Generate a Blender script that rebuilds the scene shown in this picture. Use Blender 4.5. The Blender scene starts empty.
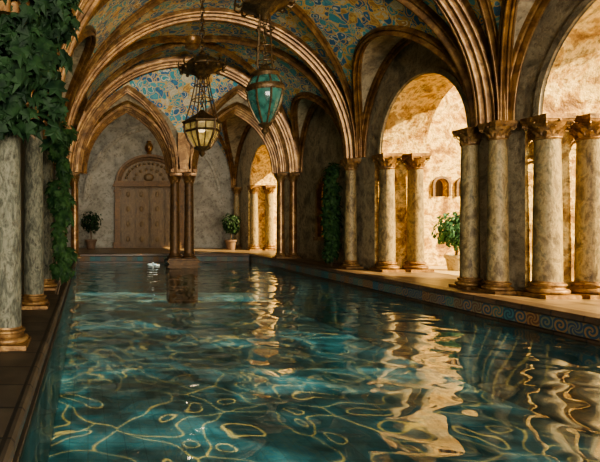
import bpy, math, random
from mathutils import Vector, Matrix, Euler
random.seed(7)
S=bpy.context.scene
COL=bpy.context.collection
H=1.65; C=0.36; ZS=3.56
try: S.view_settings.look='AgX - Medium High Contrast'
except Exception: pass
# ------------------------------------------------------------ materials
def newmat(name):
    m=bpy.data.materials.new(name); m.use_nodes=True
    nt=m.node_tree; nt.nodes.clear()
    out=nt.nodes.new('ShaderNodeOutputMaterial')
    return m,nt,out
def N(nt,t,**k):
    n=nt.nodes.new('ShaderNode'+t)
    for a,b in k.items():
        if a in n.inputs.keys(): n.inputs[a].default_value=b
        else: setattr(n,a,b)
    return n
def ramp(nt,stops,interp='LINEAR'):
    r=nt.nodes.new('ShaderNodeValToRGB'); r.color_ramp.interpolation=interp
    e=r.color_ramp.elements
    while len(e)<len(stops): e.new(0.5)
    for i,(p,c) in enumerate(stops):
        e[i].position=p; e[i].color=(c[0],c[1],c[2],1)
    return r
def noisy(name,stops,scale=3,detail=8,rough=0.7,metal=0.0,bump=0.3,bscale=20,stretch=(1,1,1),dist=0.6,bdist=0.02,speck=.8):
    m,nt,out=newmat(name); L=nt.links.new
    tc=N(nt,'TexCoord'); mp=N(nt,'Mapping'); mp.inputs['Scale'].default_value=stretch
    L(tc.outputs['Object'],mp.inputs['Vector'])
    n1=N(nt,'TexNoise',Scale=scale,Detail=detail,Roughness=0.65,Distortion=dist)
    L(mp.outputs[0],n1.inputs['Vector'])
    r=ramp(nt,stops); L(n1.outputs['Fac'],r.inputs[0])
    n2=N(nt,'TexNoise',Scale=bscale,Detail=6,Roughness=0.7); L(mp.outputs[0],n2.inputs['Vector'])
    sr=ramp(nt,[(.36,(.45,.42,.38)),(.5,(1,1,1))]); L(n2.outputs['Fac'],sr.inputs[0])
    mx=N(nt,'Mix',data_type='RGBA',blend_type='MULTIPLY'); mx.inputs[0].default_value=speck
    L(r.outputs[0],mx.inputs[6]); L(sr.outputs[0],mx.inputs[7])
    ad=N(nt,'Math',operation='ADD'); L(n1.outputs['Fac'],ad.inputs[0]); L(n2.outputs['Fac'],ad.inputs[1])
    b=N(nt,'Bump',Strength=bump,Distance=bdist); L(ad.outputs[0],b.inputs['Height'])
    p=N(nt,'BsdfPrincipled',Roughness=rough,Metallic=metal)
    L(mx.outputs[2],p.inputs['Base Color']); L(b.outputs[0],p.inputs['Normal']); L(p.outputs[0],out.inputs[0])
    return m
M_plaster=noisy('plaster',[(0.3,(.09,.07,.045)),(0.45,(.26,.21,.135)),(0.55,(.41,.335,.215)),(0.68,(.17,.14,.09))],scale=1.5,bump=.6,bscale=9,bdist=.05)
M_plaster_lit=noisy('ochre_plaster',[(0.36,(.24,.12,.035)),(0.45,(.58,.35,.10)),(0.53,(.92,.70,.30)),(0.62,(.40,.235,.07))],scale=2.2,bump=.9,bscale=8,bdist=.07,speck=1)  # lit copy of the plaster, the sun's gold put into the colour
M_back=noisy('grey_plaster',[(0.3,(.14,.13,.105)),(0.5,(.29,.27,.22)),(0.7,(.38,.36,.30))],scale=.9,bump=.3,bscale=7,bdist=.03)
M_dark=noisy('dark_plaster',[(0.3,(.03,.03,.022)),(0.55,(.07,.065,.048)),(0.75,(.10,.095,.07))],scale=1.5,bump=.4,bscale=7,bdist=.03)  # darkness behind the ivy columns put into the wall colour
M_gold=noisy('bronze_stone',[(0.3,(.075,.036,.013)),(0.5,(.21,.11,.04)),(0.62,(.37,.215,.08)),(0.75,(.13,.067,.025))],scale=3.5,rough=.32,metal=.45,bump=.2,bscale=28,speck=.45)
M_cap=noisy('gilded_capital',[(0.3,(.06,.03,.012)),(0.5,(.23,.125,.045)),(0.7,(.44,.27,.10))],scale=8,rough=.48,metal=.4,bump=.3,bscale=40)
M_shaft=noisy('aged_marble',[(0.30,(.075,.048,.020)),(0.43,(.17,.122,.056)),(0.52,(.335,.25,.115)),(0.60,(.20,.163,.083)),(0.72,(.085,.055,.025))],scale=3.2,stretch=(1.4,1.4,.8),rough=.5,bump=.7,bscale=14,dist=.7,speck=.8)
M_shaft2=noisy('grey_marble',[(0.32,(.04,.042,.030)),(0.45,(.095,.098,.068)),(0.55,(.19,.185,.13)),(0.66,(.07,.072,.052))],scale=7,stretch=(1.4,1.4,.6),rough=.7,bump=.9,bscale=25,dist=.8,speck=1)
M_door=noisy('door_wood',[(0.3,(.065,.038,.016)),(0.5,(.145,.092,.040)),(0.7,(.22,.145,.068))],scale=4,stretch=(3,3,.6),rough=.5,bump=.3,speck=.4)
M_pale=noisy('pale_clay',[(0.3,(.35,.30,.22)),(0.7,(.6,.54,.42))],scale=6)
M_terra=noisy('dark_clay',[(0.3,(.12,.07,.04)),(0.7,(.22,.14,.09))],scale=6)
M_bark=noisy('bark',[(0.3,(.06,.04,.02)),(0.7,(.18,.12,.07))],scale=12,bump=.8)
M_metal=noisy('aged_bronze',[(0.3,(.03,.019,.010)),(0.55,(.12,.075,.032)),(0.8,(.28,.175,.075))],scale=14,rough=.42,metal=.6,bump=.2,bscale=60)
M_darkbronze=noisy('dark_bronze',[(0.3,(.04,.022,.01)),(0.55,(.13,.07,.027)),(0.8,(.22,.125,.05))],scale=6,rough=.5,metal=.3,bump=.2,bscale=40)
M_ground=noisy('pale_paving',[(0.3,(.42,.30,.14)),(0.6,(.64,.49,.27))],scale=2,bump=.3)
def leafmat(name,a,b):
    m,nt,out=newmat(name); L=nt.links.new
    g=N(nt,'TexCoord'); n=N(nt,'TexNoise',Scale=7,Detail=3); L(g.outputs['Object'],n.inputs['Vector'])
    r=ramp(nt,[(0.35,a),(0.65,b)]); L(n.outputs['Fac'],r.inputs[0])
    p=N(nt,'BsdfPrincipled',Roughness=.6); p.inputs['Specular IOR Level'].default_value=.2; L(r.outputs[0],p.inputs['Base Color'])
    t=N(nt,'BsdfTranslucent'); L(r.outputs[0],t.inputs['Color'])
    mx=N(nt,'MixShader'); mx.inputs[0].default_value=.25
    L(p.outputs[0],mx.inputs[1]); L(t.outputs[0],mx.inputs[2]); L(mx.outputs[0],out.inputs[0]); return m
M_leaf=leafmat('ivy_leaf',(.010,.032,.012),(.04,.09,.026))
M_leaf1=leafmat('hanging_ivy_leaf',(.006,.019,.009),(.028,.066,.025))
M_leaf2=leafmat('shrub_leaf',(.03,.10,.06),(.08,.22,.13))
def mosaicmat(name,scale=4.0):
    m,nt,out=newmat(name); L=nt.links.new
    tc=N(nt,'TexCoord')
    n=N(nt,'TexNoise',Scale=2.4,Detail=2); L(tc.outputs['Object'],n.inputs['Vector'])
    mixv=N(nt,'VectorMath',operation='MULTIPLY_ADD'); L(n.outputs['Color'],mixv.inputs[0]); mixv.inputs[1].default_value=(.45,.45,.45); L(tc.outputs['Object'],mixv.inputs[2])
    v=N(nt,'TexVoronoi',Scale=scale); L(mixv.outputs[0],v.inputs['Vector'])
    ve=N(nt,'TexVoronoi',feature='DISTANCE_TO_EDGE',Scale=scale); L(mixv.outputs[0],ve.inputs['Vector'])
    sep=N(nt,'SeparateColor'); L(v.outputs['Color'],sep.inputs[0])
    fr=N(nt,'Math',operation='MULTIPLY_ADD'); L(sep.outputs[2],fr.inputs[0]); fr.inputs[1].default_value=14; fr.inputs[2].default_value=11
    mul=N(nt,'Math',operation='MULTIPLY'); L(v.outputs['Distance'],mul.inputs[0]); L(fr.outputs[0],mul.inputs[1])
    sn=N(nt,'Math',operation='SINE'); L(mul.outputs[0],sn.inputs[0])
    base=ramp(nt,[(0,(.03,.17,.36)),(.25,(.07,.40,.50)),(.48,(.04,.21,.44)),(.68,(.13,.48,.55)),(.82,(.70,.64,.45)),(.93,(.55,.31,.10))],'CONSTANT'); L(sep.outputs[0],base.inputs[0])
    sr=ramp(nt,[(.5,(0,0,0)),(.68,(1,1,1))]); L(sn.outputs[0],sr.inputs[0])
    c2=ramp(nt,[(0,(.82,.54,.17)),(.35,(.80,.76,.58)),(.6,(.82,.50,.14)),(.85,(.08,.33,.50))],'CONSTANT'); L(sep.outputs[1],c2.inputs[0])
    mx=N(nt,'Mix',data_type='RGBA'); L(sr.outputs[0],mx.inputs[0]); L(base.outputs[0],mx.inputs[6]); L(c2.outputs[0],mx.inputs[7])
    er=ramp(nt,[(.03,(1,1,1)),(.05,(0,0,0))]); L(ve.outputs['Distance'],er.inputs[0])
    mx2=N(nt,'Mix',data_type='RGBA'); L(er.outputs[0],mx2.inputs[0]); L(mx.outputs[2],mx2.inputs[6]); mx2.inputs[7].default_value=(.82,.58,.20,1)
    t=N(nt,'TexVoronoi',feature='DISTANCE_TO_EDGE',Scale=34); L(tc.outputs['Object'],t.inputs['Vector'])
    tr=ramp(nt,[(.02,(.65,.65,.65)),(.08,(1,1,1))]); L(t.outputs['Distance'],tr.inputs[0])
    mx3=N(nt,'Mix',data_type='RGBA',blend_type='MULTIPLY'); mx3.inputs[0].default_value=1
    L(mx2.outputs[2],mx3.inputs[6]); L(tr.outputs[0],mx3.inputs[7])
    p=N(nt,'BsdfPrincipled',Roughness=.4); L(mx3.outputs[2],p.inputs['Base Color']); L(p.outputs[0],out.inputs[0])
    return m
M_mosaic=mosaicmat('blue_gold_mosaic')
def scrollmat():
    m,nt,out=newmat('scroll_tiles'); L=nt.links.new
    tc=N(nt,'TexCoord'); s=N(nt,'SeparateXYZ'); L(tc.outputs['Object'],s.inputs[0])
    def mt(op,a,b=None,c=None):
        n=N(nt,'Math',operation=op)
        for i,q in enumerate((a,b,c)):
            if q is None: continue
            if isinstance(q,(int,float)): n.inputs[i].default_value=q
            else: L(q,n.inputs[i])
        return n.outputs[0]
    yx=mt('ADD',s.outputs['Y'],s.outputs['X'])
    uu=mt('MULTIPLY',yx,4.4)
    u=mt('SUBTRACT',mt('FRACT',uu),.5)
    cell=mt('FLOOR',uu)
    wn=N(nt,'TexWhiteNoise'); wn.noise_dimensions='1D'; L(cell,wn.inputs['W'])
    v=mt('MULTIPLY',mt('SUBTRACT',s.outputs['Z'],.15),4.4)
    r=mt('SQRT',mt('ADD',mt('MULTIPLY',u,u),mt('MULTIPLY',v,v)))
    a=mt('ARCTAN2',v,u)
    arms=mt('MULTIPLY',a,mt('ROUND',mt('MULTIPLY_ADD',wn.outputs['Value'],4,1)))
    sp=mt('SINE',mt('ADD',mt('MULTIPLY',r,22),arms))
    f=mt('MULTIPLY_ADD',sp,.5,.5)
    cr=ramp(nt,[(0,(.006,.04,.075)),(.35,(.010,.08,.09)),(.6,(.09,.032,.014)),(.8,(.010,.035,.085))],'CONSTANT'); L(wn.outputs['Value'],cr.inputs[0])
    c2=ramp(nt,[(0,(.22,.125,.045)),(.5,(.12,.12,.07)),(.75,(.03,.13,.15))],'CONSTANT'); L(wn.outputs['Color'],c2.inputs[0])
    rr=ramp(nt,[(.5,(0,0,0)),(.65,(1,1,1))]); L(f,rr.inputs[0])
    mx=N(nt,'Mix',data_type='RGBA'); L(rr.outputs[0],mx.inputs[0]); L(cr.outputs[0],mx.inputs[6]); L(c2.outputs[0],mx.inputs[7])
    p=N(nt,'BsdfPrincipled',Roughness=.6); L(mx.outputs[2],p.inputs['Base Color']); L(p.outputs[0],out.inputs[0]); return m
M_scroll=scrollmat()
def tilemat(name,c1,c2,mortar,scale,rough=.35,bw=.5,bh=.5):
    m,nt,out=newmat(name); L=nt.links.new
    tc=N(nt,'TexCoord'); b=N(nt,'TexBrick',Scale=scale); b.offset=0.0 if bw==bh else .5
    b.inputs['Color1'].default_value=(*c1,1); b.inputs['Color2'].default_value=(*c2,1); b.inputs['Mortar'].default_value=(*mortar,1)
    b.inputs['Brick Width'].default_value=bw; b.inputs['Row Height'].default_value=bh; b.inputs['Mortar Size'].default_value=.015
    L(tc.outputs['Object'],b.inputs['Vector'])
    n=N(nt,'TexNoise',Scale=3,Detail=6); L(tc.outputs['Object'],n.inputs['Vector'])
    r=ramp(nt,[(.3,(.5,.5,.5)),(.7,(1.1,1.1,1.1))]); L(n.outputs['Fac'],r.inputs[0])
    mx=N(nt,'Mix',data_type='RGBA',blend_type='MULTIPLY'); mx.inputs[0].default_value=1
    L(b.outputs['Color'],mx.inputs[6]); L(r.outputs[0],mx.inputs[7])
    bp=N(nt,'Bump',Strength=.3,Distance=.01); L(b.outputs['Fac'],bp.inputs['Height']); bp.invert=True
    p=N(nt,'BsdfPrincipled',Roughness=rough); L(mx.outputs[2],p.inputs['Base Color']); L(bp.outputs[0],p.inputs['Normal']); L(p.outputs[0],out.inputs[0]); return m
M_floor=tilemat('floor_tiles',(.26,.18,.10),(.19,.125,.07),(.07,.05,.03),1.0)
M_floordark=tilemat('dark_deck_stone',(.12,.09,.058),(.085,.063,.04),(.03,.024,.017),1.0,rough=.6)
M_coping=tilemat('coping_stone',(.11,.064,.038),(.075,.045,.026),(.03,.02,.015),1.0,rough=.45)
M_pool=tilemat('pool_tiles',(.20,.30,.295),(.16,.255,.25),(.12,.18,.18),2.0,rough=.4)
def watermat():
    m,nt,out=newmat('pool_water'); L=nt.links.new
    tc=N(nt,'TexCoord'); mp=N(nt,'Mapping'); mp.inputs['Scale'].default_value=(.8,1.0,1); L(tc.outputs['Object'],mp.inputs[0])
    n=N(nt,'TexNoise',Scale=1.7,Detail=1.0,Roughness=.4,Distortion=.5); L(mp.outputs[0],n.inputs['Vector'])
    b=N(nt,'Bump',Strength=1.0,Distance=.06); L(n.outputs['Fac'],b.inputs['Height'])
    fr=N(nt,'Fresnel',IOR=1.5); L(b.outputs[0],fr.inputs['Normal'])
    t=N(nt,'BsdfTransparent'); t.inputs[0].default_value=(.80,.89,.87,1)
    g=N(nt,'BsdfGlossy',Roughness=.006); L(b.outputs[0],g.inputs['Normal']); g.inputs['Color'].default_value=(1,1,1,1)
    mx=N(nt,'MixShader'); L(fr.outputs[0],mx.inputs[0]); L(t.outputs[0],mx.inputs[1]); L(g.outputs[0],mx.inputs[2]); L(mx.outputs[0],out.inputs[0]); return m
M_water=watermat()
def glassmat(name,col,emit=0.0,ecol=(1,.6,.25)):
    m,nt,out=newmat(name); L=nt.links.new
    tc=N(nt,'TexCoord'); n=N(nt,'TexNoise',Scale=9,Detail=4); L(tc.outputs['Object'],n.inputs['Vector'])
    r=ramp(nt,[(.35,tuple(c*.4 for c in col)),(.7,col)]); L(n.outputs['Fac'],r.inputs[0])
    p=N(nt,'BsdfPrincipled',Roughness=.12,Alpha=.9); L(r.outputs[0],p.inputs['Base Color'])
    if emit: 
        L(r.outputs[0],p.inputs['Emission Color']); p.inputs['Emission Strength'].default_value=emit
    L(p.outputs[0],out.inputs[0]); return m
M_green=glassmat('green_glass',(.045,.145,.11),.3)
M_amber=glassmat('amber_glass',(.34,.25,.08),.7)
M_pane=glassmat('window_glass',(.42,.20,.06),.5)  # light from behind the pane painted as emission
M_foam=noisy('foam',[(.3,(.5,.6,.6)),(.7,(.75,.8,.8))],scale=10)
# ------------------------------------------------------------ mesh builder
class MB:
    def __init__(s): s.v=[]; s.f=[]; s.m=[]
    def add(s,v,f,mi=0,mat=None):
        o=len(s.v)
        s.v+= [tuple(mat@Vector(p)) if mat else tuple(p) for p in v]
        s.f+=[tuple(i+o for i in q) for q in f]; s.m+=[mi]*len(f)
    def box(s,x0,x1,y0,y1,z0,z1,mi=0,mat=None):
        v=[(x,y,z) for z in (z0,z1) for y in (y0,y1) for x in (x0,x1)]
        s.add(v,[(0,2,3,1),(4,5,7,6),(0,1,5,4),(2,6,7,3),(0,4,6,2),(1,3,7,5)],mi,mat)
    def rev(s,prof,n=24,mi=0,mat=None,flute=None):
        v=[];f=[]
        for r,z in prof:
            for k in range(n):
                a=2*math.pi*k/n
                v.append((r*math.cos(a),r*math.sin(a),z))
        for i in range(len(prof)-1):
            for k in range(n):
                k2=(k+1)%n
                f.append((i*n+k,i*n+k2,(i+1)*n+k2,(i+1)*n+k))
        f.append(tuple(range(n))[::-1]); f.append(tuple((len(prof)-1)*n+k for k in range(n)))
        s.add(v,f,mi,mat)
    def tube(s,pts,r,n=6,mi=0,closed=False,mat=None):
        pts=[Vector(p) for p in pts]; v=[];f=[]; L=len(pts)
        up=Vector((0.13,0.27,1)).normalized()
        for i,p in enumerate(pts):
            if closed: t=pts[(i+1)%L]-pts[i-1]
            else: t=pts[min(i+1,L-1)]-pts[max(i-1,0)]
            t.normalize(); a=t.cross(up)
            if a.length<.05: a=t.cross(Vector((1,0,0)))
            a.normalize(); b=t.cross(a)
            rr=r[i] if isinstance(r,(list,tuple)) else r
            for k in range(n):
                an=2*math.pi*k/n; v.append(p+a*rr*math.cos(an)+b*rr*math.sin(an))
        for i in range(L if closed else L-1):
            j=(i+1)%L
            for k in range(n):
                k2=(k+1)%n; f.append((i*n+k,i*n+k2,j*n+k2,j*n+k))
        if not closed:
            f.append(tuple(range(n))[::-1]); f.append(tuple((L-1)*n+k for k in range(n)))
        s.add(v,f,mi,mat)
    def sweep(s,pts,prof,center,mi=0,caps=True):
        """prof=(a,b): a sideways, b away from center"""
        pts=[Vector(p) for p in pts]; v=[];f=[]; n=len(prof); L=len(pts)
        for i,p in enumerate(pts):
            t=(pts[min(i+1,L-1)]-pts[max(i-1,0)]).normalized()
            c=Vector(center(p)) if callable(center) else Vector(center)
            r=p-c; r=(r-t*r.dot(t)).normalized(); sd=t.cross(r)
            for a,b in prof: v.append(p+sd*a+r*b)
        for i in range(L-1):
            for k in range(n):
                k2=(k+1)%n; f.append((i*n+k,i*n+k2,(i+1)*n+k2,(i+1)*n+k))
        if caps: f.append(tuple(range(n))[::-1]); f.append(tuple((L-1)*n+k for k in range(n)))
        s.add(v,f,mi)
    def ball(s,c,r,n=10,m=7,mi=0,sq=(1,1,1)):
        prof=[(max(r*math.sin(math.pi*j/m),.001),-r*math.cos(math.pi*j/m)) for j in range(m+1)]
        s.rev(prof,n,mi,Matrix.Translation(c)@Matrix.Diagonal((*sq,1)))
    def mesh(s,name,mats,smooth=False,angle=40):
        me=bpy.data.meshes.new(name); me.from_pydata(s.v,[],s.f)
        for m in (mats if isinstance(mats,(list,tuple)) else [mats]): me.materials.append(m)
        me.polygons.foreach_set('material_index',s.m)
        import bmesh
        bm=bmesh.new(); bm.from_mesh(me); bmesh.ops.recalc_face_normals(bm,faces=bm.faces)
        if smooth:
            for f in bm.faces: f.smooth=True
            lim=math.radians(angle)
            for e in bm.edges:
                if len(e.link_faces)==2 and e.calc_face_angle(0)>lim: e.smooth=False
        bm.to_mesh(me); bm.free(); me.update(); return me
    def obj(s,name,mats,smooth=False,parent=None,loc=(0,0,0),angle=40):
        o=bpy.data.objects.new(name,s.mesh(name,mats,smooth,angle)); COL.objects.link(o)
        o.location=loc
        if parent: o.parent=parent
        return o
def meta(o,label,cat,group=None,kind=None):
    o['label']=label; o['category']=cat
    if group: o['group']=group
    if kind: o['kind']=kind
    return o
def struct(o,label,cat): return meta(o,label,cat,kind='structure')
def empty(name,loc,rot=0):
    e=bpy.data.objects.new(name,None); COL.objects.link(e); e.location=loc; e.rotation_euler=(0,0,rot); e.empty_display_size=.2; return e
def dup(root,loc,rot=None):
    r=root.copy(); COL.objects.link(r); r.location=loc
    if rot is not None: r.rotation_euler=(0,0,rot)
    def rec(src,dst):
        for ch in src.children:
            c=ch.copy(); COL.objects.link(c); c.parent=dst; rec(ch,c)
    rec(root,r); return r
# ------------------------------------------------------------ arches
def semi(a0,a1,zs,rise,n=28):
    c=(a0+a1)/2; h=(a1-a0)/2
    return [(c-h*math.cos(math.pi*i/n),zs+rise*math.sin(math.pi*i/n)) for i in range(n+1)]
def pointed(a0,a1,zs,rise,n=14):
    a=(a1-a0)/2; R=(a*a+rise*rise)/(2*a); th=math.atan2(rise,R-a) if R>a else math.pi/2
    l=[(a0+R-R*math.cos(th*i/n),zs+R*math.sin(th*i/n)) for i in range(n+1)]
    r=[(a0+a1-x,z) for x,z in l[:-1]][::-1]
    return l+r
import bmesh
def slab(name,outer,holes,axis,p0,p1,mats):
    """polygon in (u,z) extruded along axis from p0 to p1. axis 'X' -> u is Y ; axis 'Y' -> u is X"""
    bm=bmesh.new(); 
    def P(u,z,p): return (p,u,z) if axis=='X' else (u,p,z)
    edges=[]; 
    for loop in [outer]+holes:
        vs=[bm.verts.new(P(u,z,p0)) for u,z in loop]
        edges+=[bm.edges.new((vs[i],vs[(i+1)%len(vs)])) for i in range(len(vs))]
    bmesh.ops.triangle_fill(bm,edges=edges,use_beauty=True,use_dissolve=False)
    ret=bmesh.ops.extrude_face_region(bm,geom=bm.faces[:])
    d=Vector(P(0,0,p1))-Vector(P(0,0,p0))
    bmesh.ops.translate(bm,vec=d,verts=[g for g in ret['geom'] if isinstance(g,bmesh.types.BMVert)])
    bmesh.ops.recalc_face_normals(bm,faces=bm.faces)
    me=bpy.data.meshes.new(name)
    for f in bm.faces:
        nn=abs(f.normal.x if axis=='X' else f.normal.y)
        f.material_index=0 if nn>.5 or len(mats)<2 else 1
    bm.to_mesh(me); bm.free()
    for m in mats: me.materials.append(m)
    o=bpy.data.objects.new(name,me); COL.objects.link(o); return o
# ------------------------------------------------------------ vault
XL,XR=-.85,7.85; XC=3.5; RV=4.35
bays=[(1.9,4.5,2.2),(4.95,9.45,2.7),(9.95,14.45,2.7),(14.95,18.7,2.4),(19.1,27.0,3.2)]
def zt(x):
    d=abs(x-XC)
    return ZS+ (math.sqrt(RV*RV-d*d) if d<RV else 0)
def zw(y):
    for a,b,r in bays:
        if a<y<b:
            c=(a+b)/2;h=(b-a)/2; return ZS+r*math.sqrt(max(0,1-((y-c)/h)**2))
    return ZS
def build_ceiling():
    xs=[-1.15]+[XC-RV*math.cos(math.pi*i/120) for i in range(121)]+[8.0]
    ys=[1.9+ (27.2-1.9)*i/300 for i in range(301)]
    b=MB(); nx=len(xs)
    v=[(x,y,max(zt(x),zw(y))) for y in ys for x in xs]
    f=[];mi=[]
    for j in range(len(ys)-1):
        for i in range(nx-1):
            f.append((j*nx+i,j*nx+i+1,(j+1)*nx+i+1,(j+1)*nx+i))
            x=(xs[i]+xs[i+1])/2;y=(ys[j]+ys[j+1])/2
            mi.append(0 if zt(x)>=zw(y) else 1)
    me=bpy.data.meshes.new('ceiling'); me.from_pydata(v,[],f)
    me.materials.append(M_mosaic); me.materials.append(M_plaster)
    me.polygons.foreach_set('material_index',mi); me.polygons.foreach_set('use_smooth',[True]*len(f))
    o=bpy.data.objects.new('ceiling',me); COL.objects.link(o)
    struct(o,'barrel vault with blue and gold mosaic webs and plaster lunettes','ceiling')
build_ceiling()
def rollprof(w,d,rolls=3,seg=5):
    """profile from (-w/2,0) around inward side (b negative) to (w/2,0)"""
    pts=[(-w/2,.05),(-w/2,-d*.3)]
    g=w/rolls; rw=g*.62; x=-w/2
    mid=(rolls-1)/2
    for k in range(rolls):
        lvl=d*(.45+.55*(1-abs(k-mid)/max(mid,.5)))
        dep=-lvl+rw/2
        pts.append((x+g*.08,dep+rw*.55))
        for j in range(seg+1):
            a=math.pi*j/seg
            pts.append((x+g/2-rw/2*math.cos(a),dep-rw/2*math.sin(a)))
        pts.append((x+g*.92,dep+rw*.55))
        x+=g
    pts+=[(w/2,-d*.3),(w/2,.05)]
    return pts
tn=[0]
def trim(b,label,mat=M_gold):
    tn[0]+=1
    o=b.obj('trim_%d'%tn[0],mat,smooth=True,angle=50)
    struct(o,label,'arch rib'); return o
for Y,w in ((4.72,.5),(9.7,.48),(14.7,.5),(18.9,.5)):
    b=MB(); pts=[(x,Y,z) for x,z in semi(XL,XR,ZS,RV,56)]
    b.sweep(pts,rollprof(w,.34,6,4),(XC,Y,ZS)); trim(b,'broad gilded moulded transverse arch of the vault')
for bi,(a,bb,r) in enumerate(bays[1:]):
    c=(a+bb)/2;h=(bb-a)/2
    for side in (-1,1):
        b=MB(); pts=[]
        n=40
        for i in range(n+1):
            y=c-h*math.cos(math.pi*i/n); z=r*math.sin(math.pi*i/n)
            x=XC+side*math.sqrt(max(0,RV*RV-z*z)); pts.append((x,y,ZS+z))
        b.sweep(pts,rollprof(.21,.17,3,4),(XC+side*1.2,c,ZS)); trim(b,'gilded groin rib edging a plaster lunette')
        b=MB(); X=7.90 if side>0 else -1.05
        pts=[(X,y,z) for y,z in semi(a+.02,bb-.02,ZS,r,40)]
        b.sweep(pts,rollprof(.2,.17,3,4),(X,c,ZS)); trim(b,'gilded wall arch moulding framing the lunette')
        # diagonal crossing rib
        b=MB(); pts=[]
        n=56
        for i in range(n+1):
            th=math.pi*i/n
            pts.append((XC-RV*math.cos(th),c-side*h*math.cos(th),ZS+RV*math.sin(th)))
        b.sweep(pts,rollprof(.18,.2,3,5),(XC,c,ZS)); trim(b,'slender gilded diagonal rib crossing the mosaic vault')
    # boss at the crown
    b=MB(); b.rev([(.02,ZS+RV-.42),(.16,ZS+RV-.40),(.26,ZS+RV-.32),(.22,ZS+RV-.24),(.3,ZS+RV-.16),(.3,ZS+RV)],20,0,Matrix.Translation((XC,c,0))); trim(b,'carved gilded boss at the rib crossing')
# ------------------------------------------------------------ right wall
def opening(j0,s0,s1,j1,rise):
    return [(j0,C),(j0,ZS)]+semi(s0,s1,ZS,rise,28)+[(j1,ZS),(j1,C)]
outer=[(1.9,C)]+opening(4.85,5.15,8.8,9.15,1.85)+opening(10.45,10.5,13.6,13.95,1.66)+opening(20.9,21.2,24.6,24.95,1.7)+[(27.2,C),(27.2,8.6),(1.9,8.6)]
win=[(16.4,1.2),(16.4,2.7)]+semi(16.4,17.4,2.7,.5,12)[1:-1]+[(17.4,2.7),(17.4,1.2)]
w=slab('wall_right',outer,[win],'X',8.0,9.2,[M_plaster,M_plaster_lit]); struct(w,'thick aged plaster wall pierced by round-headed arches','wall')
b=MB(); b.box(8.0,9.2,-11,1.9,C,13); struct(b.obj('wall_entrance',M_plaster),'tall plaster wall of the entrance end','wall')  # added out of view to keep sun off the left deck and column
b=MB(); b.add([(8.15,u,z) for u,z in win],[tuple(range(len(win)))],0)
wo=b.obj('window_1',[M_pane]); struct(wo,'small round-headed amber glass window in a gilded frame','window')
b=MB(); b.sweep([(7.99,u,z) for u,z in win],[(-.04,-.08),(.1,-.08),(.1,.08),(-.04,.08)],(7.99,16.9,2.2))
b.box(7.9,8.1,16.25,17.55,1.08,1.2)
fo=b.obj('frame',M_gold,parent=wo)
b=MB()
for k in range(1,4): b.tube([(8.1,16.4+.25*k,1.2),(8.1,16.4+.25*k,2.95)],.018,5)
for k in range(6): b.tube([(8.1,16.4,1.4+.28*k),(8.1,17.4,1.4+.28*k)],.018,5)
b.obj('lattice',M_metal,parent=wo)
for (s0,s1,rise) in ((5.15,8.8,1.85),(10.5,13.6,1.66),(21.2,24.6,1.7)):
    b=MB(); pts=[(8.0,y,z) for y,z in semi(s0-.02,s1+.02,ZS,rise+.02,36)]
    b.sweep(pts,[(-.05,.0),(.04,.0),(.04,.07),(.02,.12),(-.05,.12)],(8.0,(s0+s1)/2,ZS)); trim(b,'worn archivolt around the round arch',M_plaster)
b=MB(); b.box(9.18,10.7,19.5,27.2,5.55,5.7); b.box(9.18,10.55,19.5,27.2,5.7,5.8); trim(b,'projecting stone cornice outside the far arch',M_plaster_lit)  # added ledge, stops a sun patch landing on the end door
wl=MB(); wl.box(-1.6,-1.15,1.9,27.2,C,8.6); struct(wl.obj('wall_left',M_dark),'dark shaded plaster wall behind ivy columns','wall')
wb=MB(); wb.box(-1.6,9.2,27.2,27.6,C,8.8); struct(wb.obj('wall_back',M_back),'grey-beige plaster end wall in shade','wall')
A1=pointed(-.3,3.2,ZS,2.55); A2=pointed(3.85,7.2,ZS,2.5)
outer=[(-1.15,ZS)]+A1+A2+[(8.0,ZS),(8.0,8.6),(-1.15,8.6)]
aw=slab('wall_arcade',outer,[],'Y',18.68,19.12,[M_mosaic,M_gold]); struct(aw,'mosaic-faced arcade wall above two pointed arches','wall')
for A in (A1,A2):
    cx=(A[0][0]+A[-1][0])/2; x0,x1=A[0][0],A[-1][0]
    b=MB(); b.sweep([(x,18.9,z) for x,z in A],rollprof(.7,.26,7,5),(cx,18.9,ZS-.2)); trim(b,'gilded moulded pointed arch of the arcade')
    b=MB(); b.sweep([(x,18.62,z) for x,z in A],[(-.1,.05),(.06,.05),(.06,.5),(-.1,.5)],(cx,18.62,ZS-.2)); trim(b,'plaster band around the pointed arch',M_plaster)
    b=MB(); b.sweep([(x,18.58,z) for x,z in A],[(-.06,.0),(.07,.0),(.11,.05),(.07,.12),(-.06,.12)],(cx,18.62,ZS-.2)); trim(b,'gilded inner hood moulding over the pointed arch')
    b=MB(); b.sweep([(x,18.5,z) for x,z in pointed(x0-.12,x1+.12,ZS,3.15)],rollprof(.34,.22,5,4),(cx,18.5,ZS-.2)); trim(b,'broad gilded outer order of the pointed arch')
b=MB(); b.box(3.05,4.03,18.42,19.2,ZS,ZS+.12); b.box(3.3,3.76,18.33,18.7,ZS+.1,5.0); trim(b,'bronze impost block above the paired capitals')
b=MB(); b.sweep([(x,18.55,z) for x,z in semi(XL+.1,XR-.1,ZS,4.2,48)],rollprof(.4,.34,6,4),(XC,18.55,ZS)); trim(b,'broad gilded semicircular arch enclosing the pointed pair')
b=MB(); b.sweep([(x,27.15,z) for x,z in pointed(-.2,7.3,3.0,4.1,20)],rollprof(.35,.25,3),(3.5,27.15,3.0)); trim(b,'moulded blind arch on the end wall',M_back)
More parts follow.
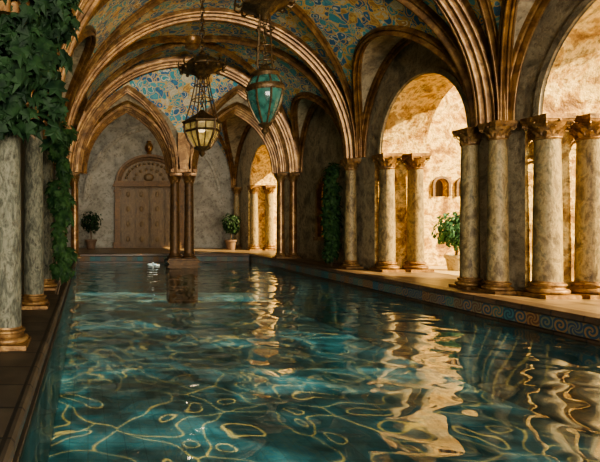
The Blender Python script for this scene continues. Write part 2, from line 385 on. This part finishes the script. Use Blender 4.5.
# ------------------------------------------------------------ floor, pool
PE=21.5
b=MB(); b.box(7.3,9.3,0,27.4,-.2,C-.002); b.box(-.75,7.3,PE+.3,27.4,-.2,C-.002)
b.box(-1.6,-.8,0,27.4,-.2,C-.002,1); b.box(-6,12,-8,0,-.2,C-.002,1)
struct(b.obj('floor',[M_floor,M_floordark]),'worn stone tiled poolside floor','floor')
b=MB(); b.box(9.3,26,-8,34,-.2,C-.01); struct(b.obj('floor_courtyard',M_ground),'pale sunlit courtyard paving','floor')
b=MB(); b.box(-.6,7.1,.2,PE+.1,-1.5,-1.3)
b.box(-.8,-.5,.0,PE+.3,-1.5,-.02); b.box(7.0,7.3,0,PE+.3,-1.5,-.02); b.box(-.6,7.1,PE,PE+.3,-1.5,-.02); b.box(-.6,7.1,0,.2,-1.5,-.02)
meta(b.obj('pool_basin',M_pool),'teal tiled swimming pool basin','pool')
def coping2(p0,p1,inn):
    b=MB(); p0=Vector(p0);p1=Vector(p1); inn=Vector(inn)
    prof=[(-.3,-.02),(.02,-.02),(.02,.03),(-.01,.05),(-.01,.25),(.03,.265),(.06,.285),(.06,.34),(.04,.365),(-.3,.365)]
    n=len(prof); v=[]
    for p in (p0,p1):
        for a,z in prof: v.append(p+inn*a+Vector((0,0,z)))
    b.add(v,[(k,(k+1)%n,n+(k+1)%n,n+k) for k in range(n)]); b.m=[1 if k==3 else 0 for k in range(n)]
    b.add(v,[tuple(range(n)),tuple(range(n,2*n))]); return b
meta(coping2((7.0,0,0),(7.0,PE+.3,0),(-1,0,0)).obj('pool_coping',[M_coping,M_scroll]),'dark stone pool coping with blue scroll tile band beside the arcade','pool edge')
meta(coping2((-.5,0,0),(-.5,PE+.3,0),(1,0,0)).obj('pool_coping',[M_floordark,M_scroll]),'dark stone pool coping beside the ivy columns','pool edge')
meta(coping2((-.43,PE,0),(6.93,PE,0),(0,-1,0)).obj('pool_coping',[M_coping,M_scroll]),'dark stone pool coping below the end wall','pool edge')
b=MB(); b.add([(-.5,.2,0),(7.0,.2,0),(7.0,PE,0),(-.5,PE,0)],[(0,1,2,3)])
wa=b.obj('pool_water',M_water); meta(wa,'clear rippling teal pool water with golden reflections','water',kind='stuff')
# ------------------------------------------------------------ columns
def column_parts(r,hc,zb=0,rb=None):
    k=r/.27
    base=MB(); bw=r*1.5
    base.box(-bw,bw,-bw,bw,0,.09*k)
    prof=[(bw*.98,.09*k)]
    for j in range(9):
        a=-math.pi/2+math.pi*j/8; prof.append((r*1.28+.055*k*math.cos(a),.15*k+.055*k*math.sin(a)))
    prof+=[(r*1.2,.21*k),(r*1.12,.235*k),(r*1.14,.265*k)]
    for j in range(7):
        a=-math.pi/2+math.pi*j/6; prof.append((r*1.14+.035*k*math.cos(a),.30*k+.035*k*math.sin(a)))
    prof+=[(r*1.03,.345*k),(r,.38*k)]
    base.rev(prof,32)
    hcap=.54*k
    zs0=.37*k; zs1=hc-hcap
    sh=MB(); prof=[]
    for j in range(13):
        t=j/12; prof.append((r*(1-.13*t**1.6),zs0+(zs1-zs0)*t))
    sh.rev(prof,36)
    cap=MB(); rt=r*.87
    prof=[(rt*.98,zs1-.02)]
    for j in range(7):
        a=-math.pi/2+math.pi*j/6; prof.append((rt*1.04+.022*k*math.cos(a),zs1+.01+.022*k*math.sin(a)))
    for j in range(8):
        t=j/7; prof.append((rt*(1.0+.42*t**2.2),zs1+.035*k+(.32*k)*t))
    cap.rev(prof,32)
    for ring,(z0,z1,out,cnt,off) in enumerate(((0.03,.19,.075,8,0),(.08,.30,.10,8,.5))):
        for q in range(cnt):
            a=2*math.pi*(q+off)/cnt; v=[];f=[]
            for j in range(7):
                t=j/6; rad=rt*(1.02+.28*(t*z1/.36)**2)+out*k*t**2.2+.012
                zz=zs1+k*(z0+(z1-z0)*(t if t<.85 else .85-(t-.85)*.9))
                hw=.075*k*(1-.75*t**3)*(1+.12*(j%2))
                for s_,dd in ((-1,-.012),(0,.012),(1,-.012)):
                    aa=a+s_*hw/rad; v.append(((rad+dd*k)*math.cos(aa),(rad+dd*k)*math.sin(aa),zz))
            for j in range(6):
                for c_ in (0,1): f.append((j*3+c_,j*3+c_+1,j*3+c_+4,j*3+c_+3))
            cap.add(v,f)
    for q in range(4):
        a=math.pi/4+q*math.pi/2; pts=[]
        for j in range(22):
            t=j/21; th=t*3.4*math.pi; rr=.062*k*(1-.8*t)
            R0=rt*1.5+.03*k
            pts.append(((R0+rr*math.cos(th))*math.cos(a),(R0+rr*math.cos(th))*math.sin(a),zs1+.315*k+rr*math.sin(th)))
        cap.tube(pts,[.022*k*(1-.5*j/21) for j in range(22)],6)
    aw_=rt*1.62; n=8; ring=[]
    for q in range(4):
        a=math.pi/4+q*math.pi/2
        p0=Vector((math.cos(a),math.sin(a)))*aw_*1.2; p1=Vector((math.cos(a+math.pi/2),math.sin(a+math.pi/2)))*aw_*1.2
        for j in range(n):
            t=j/n; p=p0.lerp(p1,t)*(1-.10*math.sin(math.pi*t)); ring.append(p)
    v=[];f=[];zz=[(.93,zs1+.36*k),(1,zs1+.385*k),(1,zs1+.42*k),(1.05,zs1+.43*k),(1.05,hc)]
    m_=len(ring)
    for s_,z in zz:
        for p in ring: v.append((p.x*s_,p.y*s_,z))
    for i in range(len(zz)-1):
        for q in range(m_): f.append((i*m_+q,i*m_+(q+1)%m_,(i+1)*m_+(q+1)%m_,(i+1)*m_+q))
    f.append(tuple(range(m_))); f.append(tuple((len(zz)-1)*m_+q for q in range(m_)))
    cap.add(v,f)
    for q in range(4):
        a=q*math.pi/2; cap.ball((aw_*.82*math.cos(a),aw_*.82*math.sin(a),zs1+.39*k),.035*k)
    return base,sh,cap
def column_proto(loc,r,hc,ms,mb=M_cap,mc=M_cap):
    root=empty('column',loc)
    ba,sh,ca=column_parts(r,hc)
    ba.obj('base',mb,True,root,angle=35); sh.obj('shaft',ms,True,root); ca.obj('capital',mc,True,root,angle=45)
    return root
HC=ZS-C
p=column_proto((8.14,8.86,C),.205,HC,M_shaft)
LBR='tall round marble column with gilded leafy capital under the sunlit arch'
meta(p,LBR,'column','arcade columns')
for i,(x,y) in enumerate(((8.9,8.86),(8.17,13.67),(8.95,13.67),(8.2,24.7),(8.95,24.7))):
    meta(dup(p,(x,y,C),rot=(i+1)*math.pi/2),LBR,'column','arcade columns')
p2=column_proto((7.70,9.40,C),.165,HC,M_shaft)
LB2='slender marble column with gilded capital clustered against the arcade pier'
meta(p2,LB2,'column','pier columns')
for i,(x,y) in enumerate(((7.68,10.06),(7.72,14.7),(7.72,4.72),(7.8,26.2))):
    meta(dup(p2,(x,y,C),rot=(i+1)*math.pi/2),LB2,'column','pier columns')
p3=column_proto((-.86,5.3,C),.155,HC,M_shaft2)
LB3='weathered grey column with gilded base, ivy hanging over it'
meta(p3,LB3,'column','ivy columns')
for i,(x,y) in enumerate(((-.84,7.75),(-.84,9.9),(-.84,14.7))):
    meta(dup(p3,(x,y,C),rot=(i+1)*math.pi/2),LB3,'column','ivy columns')
p4=column_proto((3.28,18.9,.3),.185,ZS-.3,M_darkbronze,M_darkbronze,M_gold)
LB4='slim dark bronze column of a pair carrying the pointed arches'
meta(p4,LB4,'column','arcade pair columns')
for x,y in ((3.82,18.9),):
    meta(dup(p4,(x,y,.3)),LB4,'column','arcade pair columns')
p5=column_proto((7.28,18.9,C),.15,HC,M_gold)
meta(p5,'slim bronze-gold column beside the pool coping','column','arcade end columns')
for x in (7.75,-.5,-.95): meta(dup(p5,(x,18.9,C)),'slim bronze-gold column beside the pool coping','column','arcade end columns')
b=MB(); 
for (h0,h1,e) in ((-1.3,.03,.0),(.03,.08,.09),(.08,.12,.05),(.12,.20,.0),(.20,.24,.04),(.24,.30,.08)):
    b.box(3.02-e,4.08+e,18.58-e,19.22+e,h0,h1)
meta(b.obj('column_pedestal',M_darkbronze),'dark bronze stepped pedestal rising from the water','pedestal')
# ------------------------------------------------------------ door in back wall
YB=27.2
droot=empty('door_1',(3.3,YB,C)); struct(droot,'carved brown double door beneath an arched tympanum','door')
dx=1.6
b=MB()
b.box(-dx-.26,-dx+.02,-.34,0,0,3.3); b.box(dx-.02,dx+.26,-.34,0,0,3.3)
b.box(-dx-.36,dx+.36,-.42,0,3.3,3.42); b.box(-dx-.28,dx+.28,-.36,0,3.42,3.6)
for s_ in (-1,1):
    b.box(s_*(dx+.12)-.22,s_*(dx+.12)+.22,-.4,0,0,.3); b.box(s_*(dx+.12)-.2,s_*(dx+.12)+.2,-.4,0,3.0,3.12)
b.sweep([(x,-.12,z) for x,z in semi(-dx-.16,dx+.16,3.6,1.4,30)],rollprof(.3,.26,3),(0,-.12,3.5))
b.obj('frame',M_darkbronze,True,droot)
b=MB(); arc=semi(-dx,dx,3.6,1.3,30); b.add([(x,-.06,z) for x,z in arc],[tuple(range(len(arc)))])
for j in range(1,16):
    a=math.pi*j/16; b.ball((1.25*math.cos(a),-.06,3.62+.95*math.sin(a)),.08)
    if j%2: b.ball((.8*math.cos(a),-.06,3.62+.64*math.sin(a)),.09,sq=(1,.5,1))
b.ball((0,-.06,3.82),.22,sq=(1.3,.4,1)); 
b.obj('tympanum',M_door,True,droot)
for s_ in (-1,1):
    b=MB(); x0,x1=(0.015,dx-.05) if s_>0 else (-dx+.05,-.015)
    b.box(x0,x1,-.14,-.02,0,3.3)
    for (z0,z1) in ((.12,.82),(.94,1.64),(1.76,2.46),(2.58,3.2)):
        for (xa,xb) in ((x0+.08,(x0+x1)/2-.04),((x0+x1)/2+.04,x1-.08)):
            b.box(xa,xb,-.20,-.14,z0,z1); b.box(xa+.08,xb-.08,-.26,-.20,z0+.08,z1-.08)
            b.ball(((xa+xb)/2,-.26,(z0+z1)/2),.11,sq=(1,.4,1.4))
    lf=b.obj('leaf',M_door,False,droot)
    b=MB(); b.tube([(s_*.06,-.16,1.55),(s_*.06,-.24,1.6),(s_*.06,-.24,1.8),(s_*.06,-.16,1.85)],.025,6)
    b.obj('handle',M_metal,True,lf)
b=MB(); b.rev([(.12,0),(.16,.04),(.08,.1),(.2,.25),(.24,.42),(.16,.58),(.08,.66),(.14,.72)],20)
u=b.obj('urn',M_gold,True,droot,(0,-.14,5.05))
# ------------------------------------------------------------ lanterns
def chain(b,z0,z1,r=.05,th=.011):
    n=max(1,int((z1-z0)/(r*1.5))); st=(z1-z0)/n
    for i in range(n):
        zc=z0+st*(i+.5); pts=[]
        for k in range(10):
            a=2*math.pi*k/10; u=r*.55*math.cos(a); pts.append((u if i%2 else 0, 0 if i%2 else u, zc+st*.68*math.sin(a)))
        b.tube(pts,th,5,closed=True)
def lantern_green(loc,ztop):
    root=empty('hanging_lantern',loc); meta(root,'ornate bronze lantern with teal-green glass bulb hanging from the vault','lantern')
    zc=1.53
    b=MB(); chain(b,zc+.3,ztop-loc[2]-.05,.07,.014); b.ball((0,0,ztop-loc[2]-.06),.12); b.obj('chain',M_metal,True,root)
    b=MB(); b.rev([(.02,zc+.34),(.07,zc+.3),(.05,zc+.25),(.14,zc+.2),(.2,zc+.14),(.22,zc+.05),(.36,zc+.02),(.36,zc-.01),(.3,zc-.04),(.2,zc-.07),(.12,zc-.16),(.07,zc-.2),(.05,zc-.24)],32)
    for k in range(12):
        a=2*math.pi*k/12; c_,s_=math.cos(a),math.sin(a)
        b.tube([(.34*c_,.34*s_,zc),(.42*c_,.42*s_,zc-.03),(.48*c_,.48*s_,zc+.02),(.47*c_,.47*s_,zc+.09),(.42*c_,.42*s_,zc+.1),(.41*c_,.41*s_,zc+.06)],.018,5)
        b.tube([(.2*c_,.2*s_,zc+.14),(.3*c_,.3*s_,zc+.16),(.36*c_,.36*s_,zc+.09),(.34*c_,.34*s_,zc+.02)],.015,5)
        b.ball((.47*c_,.47*s_,zc+.12),.028,7,5)
    b.obj('crown',M_metal,True,root)
    b=MB()
    for k in range(4):
        a=2*math.pi*k/4+.4
        pts=[((.10+.06*t)*math.cos(a),(.10+.06*t)*math.sin(a),zc-.1-t*(zc-.1-.52)) for t in [i/12 for i in range(13)]]
        b.tube(pts,.014,6)
    for z in (1.15,.85,.62): b.tube([(.14*math.cos(2*math.pi*i/18),.14*math.sin(2*math.pi*i/18),z) for i in range(18)],.012,5,closed=True)
    chain(b,.5,zc-.1,.05,.01)
    b.obj('rods',M_metal,True,root)
    b=MB(); b.rev([(.03,.58),(.08,.54),(.10,.49),(.2,.46),(.23,.42),(.21,.37)],24); b.rev([(.285,.24),(.30,.21),(.30,.17),(.285,.14)],32)
    gp=((.2,.38),(.26,.27),(.29,.14),(.275,.02),(.225,-.12),(.155,-.26),(.09,-.36),(.05,-.40))
    for k in range(8):
        a=2*math.pi*k/8; pts=[(r*math.cos(a),r*math.sin(a),z) for r,z in gp]
        b.tube(pts,.015,5)
    b.rev([(.10,-.36),(.11,-.38),(.06,-.42),(.03,-.44),(.05,-.47),(.055,-.5),(.02,-.54),(.005,-.60)],20)
    b.obj('frame',M_metal,True,root)
    b=MB(); b.rev([(r*.97,z) for r,z in gp],32)
    b.obj('glass_shade',M_green,True,root)
    return root
lantern_green((2.83,8.0,3.62),zt(2.83))
def lantern_amber(loc,ztop):
    root=empty('hanging_lantern',loc); meta(root,'bronze hexagonal lantern with glowing amber panes hanging from the vault','lantern')
    zc=1.62
    b=MB(); chain(b,zc+.35,ztop-loc[2]-.05,.09,.018); b.ball((0,0,ztop-loc[2]-.06),.12); b.obj('chain',M_metal,True,root)
    b=MB(); b.rev([(.03,zc+.4),(.09,zc+.34),(.06,zc+.3),(.2,zc+.24),(.34,zc+.16),(.42,zc+.04),(.54,zc+.02),(.54,zc-.02),(.4,zc-.05),(.3,zc-.09),(.2,zc-.16),(.1,zc-.26)],32)
    for k in range(12):
        a=2*math.pi*k/12; c_,s_=math.cos(a),math.sin(a); b.ball((.52*c_,.52*s_,zc-.05),.045)
        b.tube([(.5*c_,.5*s_,zc),(.58*c_,.58*s_,zc+.05),(.56*c_,.56*s_,zc+.13)],.02,5)
    b.obj('crown',M_metal,True,root)
    b=MB()
    for k in range(6):
        a=2*math.pi*k/6
        pts=[((.14+.26*t**1.5)*math.cos(a),(.14+.26*t**1.5)*math.sin(a),zc-.08-t*(zc-.08-.36)) for t in [i/12 for i in range(13)]]
        b.tube(pts,.016,6)
    for z,r in ((1.2,.155),(.85,.24)): b.tube([(r*math.cos(2*math.pi*i/24),r*math.sin(2*math.pi*i/24),z) for i in range(24)],.013,5,closed=True)
    chain(b,.5,zc-.1,.06,.012)
    b.obj('rods',M_metal,True,root)
    hexp=[(.43,.30),(.42,.10),(.33,-.1),(.19,-.30)]
    b=MB(); b.rev([(.46,.34),(.49,.32),(.48,.29),(.43,.27)],6); b.rev([(.05,.60),(.1,.54),(.2,.48),(.44,.34)],6)
    b.rev([(.435,.12),(.445,.10),(.42,.07)],6)
    for k in range(6):
        a=2*math.pi*k/6; b.tube([(r*math.cos(a),r*math.sin(a),z) for r,z in hexp],.03,6)
        a2=a+math.pi/6; q=math.cos(math.pi/6); b.tube([(r*q*math.cos(a2),r*q*math.sin(a2),z) for r,z in hexp],.014,5)
    b.rev([(.21,-.28),(.22,-.31),(.15,-.35),(.06,-.39),(.08,-.44),(.02,-.52)],6)
    b.obj('frame',M_metal,False,root)
    b=MB(); b.rev([(r*.965,z) for r,z in hexp],6); b.obj('glass_panes',M_amber,False,root)
    return root
lantern_amber((2.74,12.0,3.78),zt(2.74))
# ------------------------------------------------------------ foliage
leafpts=[(0,0),(.28,-.08),(.52,.15),(.34,.32),(.42,.62),(.16,.58),(0,1.0),(-.16,.58),(-.42,.62),(-.34,.32),(-.52,.15),(-.28,-.08)]
def add_leaf(b,p,size,nrm,mi=0,simple=False):
    n=Vector(nrm)+Vector((random.uniform(-.6,.6),random.uniform(-.6,.6),random.uniform(-.4,.6))); n.normalize()
    down=Vector((random.uniform(-.6,.6),random.uniform(-.6,.6),-1)); d=(down-n*down.dot(n)).normalized(); s=n.cross(d)
    if simple: pts=[(0,0),(.3,.3),(.28,.6),(0,1),(-.28,.6),(-.3,.3)]
    else: pts=leafpts
    v=[p+n*size*.1+d*size*.45]+[p+s*x*size+d*y*size-n*abs(x)*size*.25 for x,y in pts]
    m=len(pts); b.add(v,[(0,1+i,1+(i+1)%m) for i in range(m)],mi)
def foliage(b,blobs,count,size,simple=False,bias=(0,0,0)):
    tot=sum(x[1][0]*x[1][1]*x[1][2] for x in blobs)
    for c,r in blobs:
        n=max(6,int(count*(r[0]*r[1]*r[2])/tot))
        for _ in range(n):
            d=Vector((random.gauss(0,1),random.gauss(0,1),random.gauss(0,1))).normalized()
            t=random.uniform(.5,1.15)
            p=Vector((c[0]+d.x*r[0]*t,c[1]+d.y*r[1]*t,c[2]+d.z*r[2]*t))
            add_leaf(b,p,size*random.uniform(.55,1.3),d+Vector(bias),0,simple)
def ivy(name,blobs,count,size,vines,label,base,lm=None):
    root=empty(name,base); meta(root,label,'ivy'); o=Vector(base)
    b=MB()
    for v in vines: b.tube([Vector(p)-o for p in v],.014,5)
    b.obj('stems',M_bark,True,root)
    b=MB(); foliage(b,[((c[0]-o.x,c[1]-o.y,c[2]-o.z),r) for c,r in blobs],count,size,bias=(.2,-.6,.1))
    b.obj('leaves',lm or M_leaf,False,root)
def wob(p0,p1,n,a):
    p0=Vector(p0);p1=Vector(p1)
    return [p0.lerp(p1,i/n)+Vector((math.sin(i*1.3)*a,math.cos(i*1.7)*a,0)) for i in range(n+1)]
bl=[((-.66,4.9,3.8),(.36,.35,.5)),((-.34,5.0,3.85),(.22,.3,.35)),((-.78,4.85,3.3),(.3,.32,.5)),((-.45,4.95,3.3),(.18,.25,.3)),
    ((-.78,4.9,2.9),(.2,.3,.25)),((-.38,5.0,2.95),(.15,.2,.18)),((-.56,5.0,2.68),(.12,.16,.14)),((-.28,5.0,2.82),(.1,.12,.12)),((-.84,4.9,2.66),(.10,.2,.14)),((-.35,5.0,2.58),(.05,.08,.12)),((-.85,4.7,3.9),(.25,.25,.4)),((-.2,5.0,3.7),(.1,.15,.12)),((-.24,5.0,3.35),(.07,.1,.15))]
ivy('hanging_ivy',bl,1150,.18,[wob((-.7,5.1,C+3.0),(-.55,5.0,2.5),10,.05),wob((-.6,5.0,3.9),(-.35,5,2.8),10,.05)],'dense dark green ivy hanging from the column top',(-.7,5.1,3.9),M_leaf1)
bl=[]
for i in range(11):
    z=.84+i*.24
    bl.append(((-.47+.07*math.sin(i*1.9),8.9+.1*math.cos(i),z),(.12+.06*math.sin(i*1.3+1)+.05*(i/12),.18,.18)))
ivy('climbing_ivy',bl,820,.15,[wob((-.6,9.1,C+.02),(-.55,9.1,3.3),14,.06),wob((-.55,8.95,C+.02),(-.5,9.0,3.2),14,.05)],'green ivy climbing up a column beside the pool',(-.56,9.0,C))
bl=[]
for i in range(10):
    bl.append(((7.55+.03*math.sin(i*2.1),15.5+.04*math.cos(i*1.7),.78+i*.28),(.28*(1-.45*abs(i-4)/5),.26,.26)))
ivy('climbing_shrub',bl,1500,.14,[wob((7.55,15.5,C),(7.55,15.5,3.3),14,.05)],'tall dark evergreen bush against the plaster wall',(7.55,15.5,C))
def pottree(loc,hp,rp,ht,rc,label,m=M_leaf2,cnt=600,size=.12,mp=M_terra):
    root=empty('potted_tree',loc); meta(root,label,'potted tree')
    b=MB(); b.rev([(rp*.7,0),(rp*.75,.03),(rp*.95,hp*.75),(rp*1.1,hp*.82),(rp*1.1,hp),(rp*.95,hp),(rp*.9,hp*.85)],24); b.obj('pot',mp,True,root)
    b=MB(); b.tube(wob((0,0,hp*.8),(0,0,ht),6,.02),.035,6)
    for k in range(5):
        a=k*1.25; b.tube([(0,0,ht-rc*.8),(rc*.5*math.cos(a),rc*.5*math.sin(a),ht+rc*.2)],.018,5)
    b.obj('trunk',M_bark,True,root)
    b=MB(); foliage(b,[((0,0,ht),(rc,rc,rc)),((rc*.3,0,ht+rc*.4),(rc*.6,rc*.6,rc*.6)),((-rc*.35,-rc*.1,ht-rc*.3),(rc*.6,rc*.6,rc*.6)),((rc*.3,-rc*.1,ht-rc*.7),(rc*.5,rc*.5,rc*.5))],cnt,size,True); b.obj('foliage',m,False,root)
    return root
pottree((10.3,14.0,C),.42,.26,1.15,.48,'bushy round green tree in a pale clay pot in the courtyard',M_leaf2,950,.13,M_pale)
pottree((.15,25.6,C),.5,.28,1.45,.5,'dark round shrub in a dark clay pot beside the end wall',M_leaf1,450,.16)
pottree((7.2,25.2,C),.5,.28,1.35,.45,'dark round shrub in a dark clay pot beside the end wall',M_leaf1,450,.16)
# ------------------------------------------------------------ fountain jet
b=MB()
for k in range(26):
    a=random.uniform(0,6.28); r=random.uniform(0,.3)
    b.ball((r*math.cos(a),r*math.sin(a),random.uniform(0.0,.08-.2*r)),random.uniform(.025,.045),8,5,sq=(1.5,1.5,.5))
b.rev([(.04,0),(.03,.06),(.035,.09),(.02,.12)],10)
meta(b.obj('fountain_bubbler',M_foam,True,None,(2.6,20.0,0)),'low white bubbling jet on the water surface','fountain')
# ------------------------------------------------------------ courtyard walls
def small_arch(x0,x1,z0,z1): return [(x0,z0),(x0,z1)]+semi(x0,x1,z1,(x1-x0)/2,10)[1:-1]+[(x1,z1),(x1,z0)]
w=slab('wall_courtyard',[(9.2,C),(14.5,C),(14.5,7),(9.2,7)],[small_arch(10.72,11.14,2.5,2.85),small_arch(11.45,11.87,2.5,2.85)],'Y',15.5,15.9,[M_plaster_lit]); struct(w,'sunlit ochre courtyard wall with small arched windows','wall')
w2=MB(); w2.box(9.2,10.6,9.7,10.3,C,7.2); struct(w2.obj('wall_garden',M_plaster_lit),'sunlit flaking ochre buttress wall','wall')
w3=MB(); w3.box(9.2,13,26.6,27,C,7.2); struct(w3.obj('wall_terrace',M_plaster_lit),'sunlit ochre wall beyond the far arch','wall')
for i,x in enumerate((10.72,11.45)):
    b=MB(); a=small_arch(x,x+.42,2.5,2.85); b.add([(u,15.7,z) for u,z in a],[tuple(range(len(a)))]); struct(b.obj('window_%d'%(i+2),M_door),'tiny arched courtyard window with reddish-brown shutter','window')
    b=MB(); b.sweep([(u,15.48,z) for u,z in a],[(-.03,.0),(.05,.0),(.05,.07),(-.03,.07)],(x+.21,15.48,2.6)); trim(b,'reddish surround of the tiny arched window',M_terra)
# ------------------------------------------------------------ lights
def sun(d,s,col,ang):
    l=bpy.data.lights.new('sun','SUN'); l.energy=s; l.color=col; l.angle=ang
    o=bpy.data.objects.new('sun',l); COL.objects.link(o); o.rotation_euler=Vector(d).to_track_quat('-Z','Y').to_euler(); o.location=(20,-5,20)
sun((-.66,.48,-.52),21,(1,.76,.37),.012)
def caustic(loc,power,y0,y1,rad=.04,size=math.radians(150)):
    """projector spot with a shaped gobo: only the pool surface is lit with ripple light"""
    l=bpy.data.lights.new('caustic_spot','SPOT'); l.energy=power; l.spot_size=size; l.spot_blend=.3; l.shadow_soft_size=rad; l.color=(1,1,1)
    l.use_nodes=True; nt=l.node_tree; nt.nodes.clear(); L=nt.links.new
    out=nt.nodes.new('ShaderNodeOutputLight'); em=N(nt,'Emission'); tc=N(nt,'TexCoord'); s=N(nt,'SeparateXYZ'); L(tc.outputs['Normal'],s.inputs[0])
    def mt(op,a,b=None):
        n=N(nt,'Math',operation=op)
        for i,q in enumerate((a,b)):
            if q is None: continue
            if isinstance(q,(int,float)): n.inputs[i].default_value=q
            else: L(q,n.inputs[i])
        return n.outputs[0]
    ab=mt('ABSOLUTE',s.outputs[2])
    dx_=mt('DIVIDE',s.outputs[0],ab); dy_=mt('DIVIDE',s.outputs[1],ab)
    xm=mt('ADD',mt('MULTIPLY',dx_,loc[2]),loc[0]); ym=mt('ADD',mt('MULTIPLY',dy_,loc[2]),loc[1])
    mask=mt('MULTIPLY',mt('MULTIPLY',mt('GREATER_THAN',xm,-.4),mt('LESS_THAN',xm,6.9)),mt('MULTIPLY',mt('GREATER_THAN',ym,y0),mt('LESS_THAN',ym,y1)))
    c2=mt('POWER',ab,-2.0)
    cb=N(nt,'CombineXYZ'); L(dx_,cb.inputs[0]); L(dy_,cb.inputs[1])
    sc=N(nt,'VectorMath',operation='SCALE'); L(cb.outputs[0],sc.inputs[0]); sc.inputs['Scale'].default_value=loc[2]+1.3
    n=N(nt,'TexNoise',Scale=.6,Detail=1.5,Roughness=.5); L(sc.outputs[0],n.inputs['Vector'])
    ma=N(nt,'VectorMath',operation='MULTIPLY_ADD'); L(n.outputs['Color'],ma.inputs[0]); ma.inputs[1].default_value=(3.0,3.0,0); L(sc.outputs[0],ma.inputs[2])
    v=N(nt,'TexVoronoi',feature='DISTANCE_TO_EDGE',Scale=1.0); v.voronoi_dimensions='2D'; L(ma.outputs[0],v.inputs['Vector'])
    r=ramp(nt,[(0,(1.5,.56,.12)),(.007,(1.5,.58,.13)),(.018,(.075,.13,.125)),(.10,(.035,.072,.074)),(.4,(.019,.045,.048))]); L(v.outputs['Distance'],r.inputs[0])
    v2=N(nt,'TexVoronoi',Scale=1.0,Randomness=.9); v2.voronoi_dimensions='2D'; L(ma.outputs[0],v2.inputs['Vector'])
    rg=mt('ABSOLUTE',mt('SUBTRACT',v2.outputs['Distance'],.18))
    r5=ramp(nt,[(0,(1.4,.5,.09)),(.008,(1.4,.5,.09)),(.018,(0,0,0))]); L(rg,r5.inputs[0])
    n3=N(nt,'TexNoise',Scale=.5,Detail=1); L(sc.outputs[0],n3.inputs['Vector'])
    r3=ramp(nt,[(.36,(.32,.32,.32)),(.62,(1,1,1))]); L(n3.outputs['Fac'],r3.inputs[0])
    n4=N(nt,'TexNoise',Scale=.75,Detail=1,Distortion=1.2); L(sc.outputs[0],n4.inputs['Vector'])
    r4=ramp(nt,[(.5,(0,0,0)),(.64,(.065,.14,.14))]); L(n4.outputs['Fac'],r4.inputs[0])
    ad=N(nt,'Mix',data_type='RGBA',blend_type='ADD'); ad.inputs[0].default_value=1; L(r.outputs[0],ad.inputs[6]); L(r4.outputs[0],ad.inputs[7])
    ad2=N(nt,'Mix',data_type='RGBA',blend_type='ADD'); ad2.inputs[0].default_value=1; L(ad.outputs[2],ad2.inputs[6]); L(r5.outputs[0],ad2.inputs[7])
    L(ad2.outputs[2],em.inputs['Color']); L(mt('MULTIPLY',mt('MULTIPLY',mask,c2),r3.outputs[0]),em.inputs['Strength'])
    L(em.outputs[0],out.inputs[0])
    o=bpy.data.objects.new('caustic_spot',l); COL.objects.link(o); o.location=loc
caustic((3.3,6.0,6.5),12500,.5,9.5,.015)
caustic((3.3,13.5,6.5),14000,9.5,18.4,.05)
caustic((3.3,20.4,5.8),26000,19.3,21.4,.15)
def point(loc,e,col,r=.1):
    l=bpy.data.lights.new('lamp','POINT'); l.energy=e; l.color=col; l.shadow_soft_size=r
    o=bpy.data.objects.new('lamp',l); COL.objects.link(o); o.location=loc
point((2.74,12.0,3.85),60,(1,.78,.5),.12)
def area(loc,d,e,sx,sy,col):
    l=bpy.data.lights.new('soft_light','AREA'); l.shape='RECTANGLE'; l.size=sx; l.size_y=sy; l.energy=e; l.color=col
    o=bpy.data.objects.new('soft_light',l); COL.objects.link(o); o.location=loc; o.rotation_euler=Vector(d).to_track_quat('-Z','Y').to_euler()
area((3.5,-12,2.6),(0,1,.18),5600,12,5,(1,.91,.76))  # added fill from behind the camera
area((3.5,19.3,6.7),(0,1,-.35),170,4.5,.6,(1,.9,.74))  # added light hidden behind the arcade wall, brightens the end wall
wd=bpy.data.worlds.new('world'); S.world=wd; wd.use_nodes=True; nt=wd.node_tree; nt.nodes.clear()
bg=N(nt,'Background'); out=nt.nodes.new('ShaderNodeOutputWorld'); tc=N(nt,'TexCoord'); s=N(nt,'SeparateXYZ'); nt.links.new(tc.outputs['Generated'],s.inputs[0])
r=ramp(nt,[(0,(.75,.62,.45)),(.5,(.80,.76,.66)),(1,(.5,.64,.85))]); nt.links.new(s.outputs[2],r.inputs[0]); nt.links.new(r.outputs[0],bg.inputs[0]); bg.inputs[1].default_value=1.0
nt.links.new(bg.outputs[0],out.inputs[0])
# ------------------------------------------------------------ camera
cd=bpy.data.cameras.new('camera'); cam=bpy.data.objects.new('camera',cd); COL.objects.link(cam)
cam.location=(0,0,H); cam.rotation_euler=(math.pi/2,0,0); cd.sensor_width=36; cd.lens=30; cd.shift_x=212/600; cd.shift_y=-7/600
cd.clip_start=.05; S.camera=cam
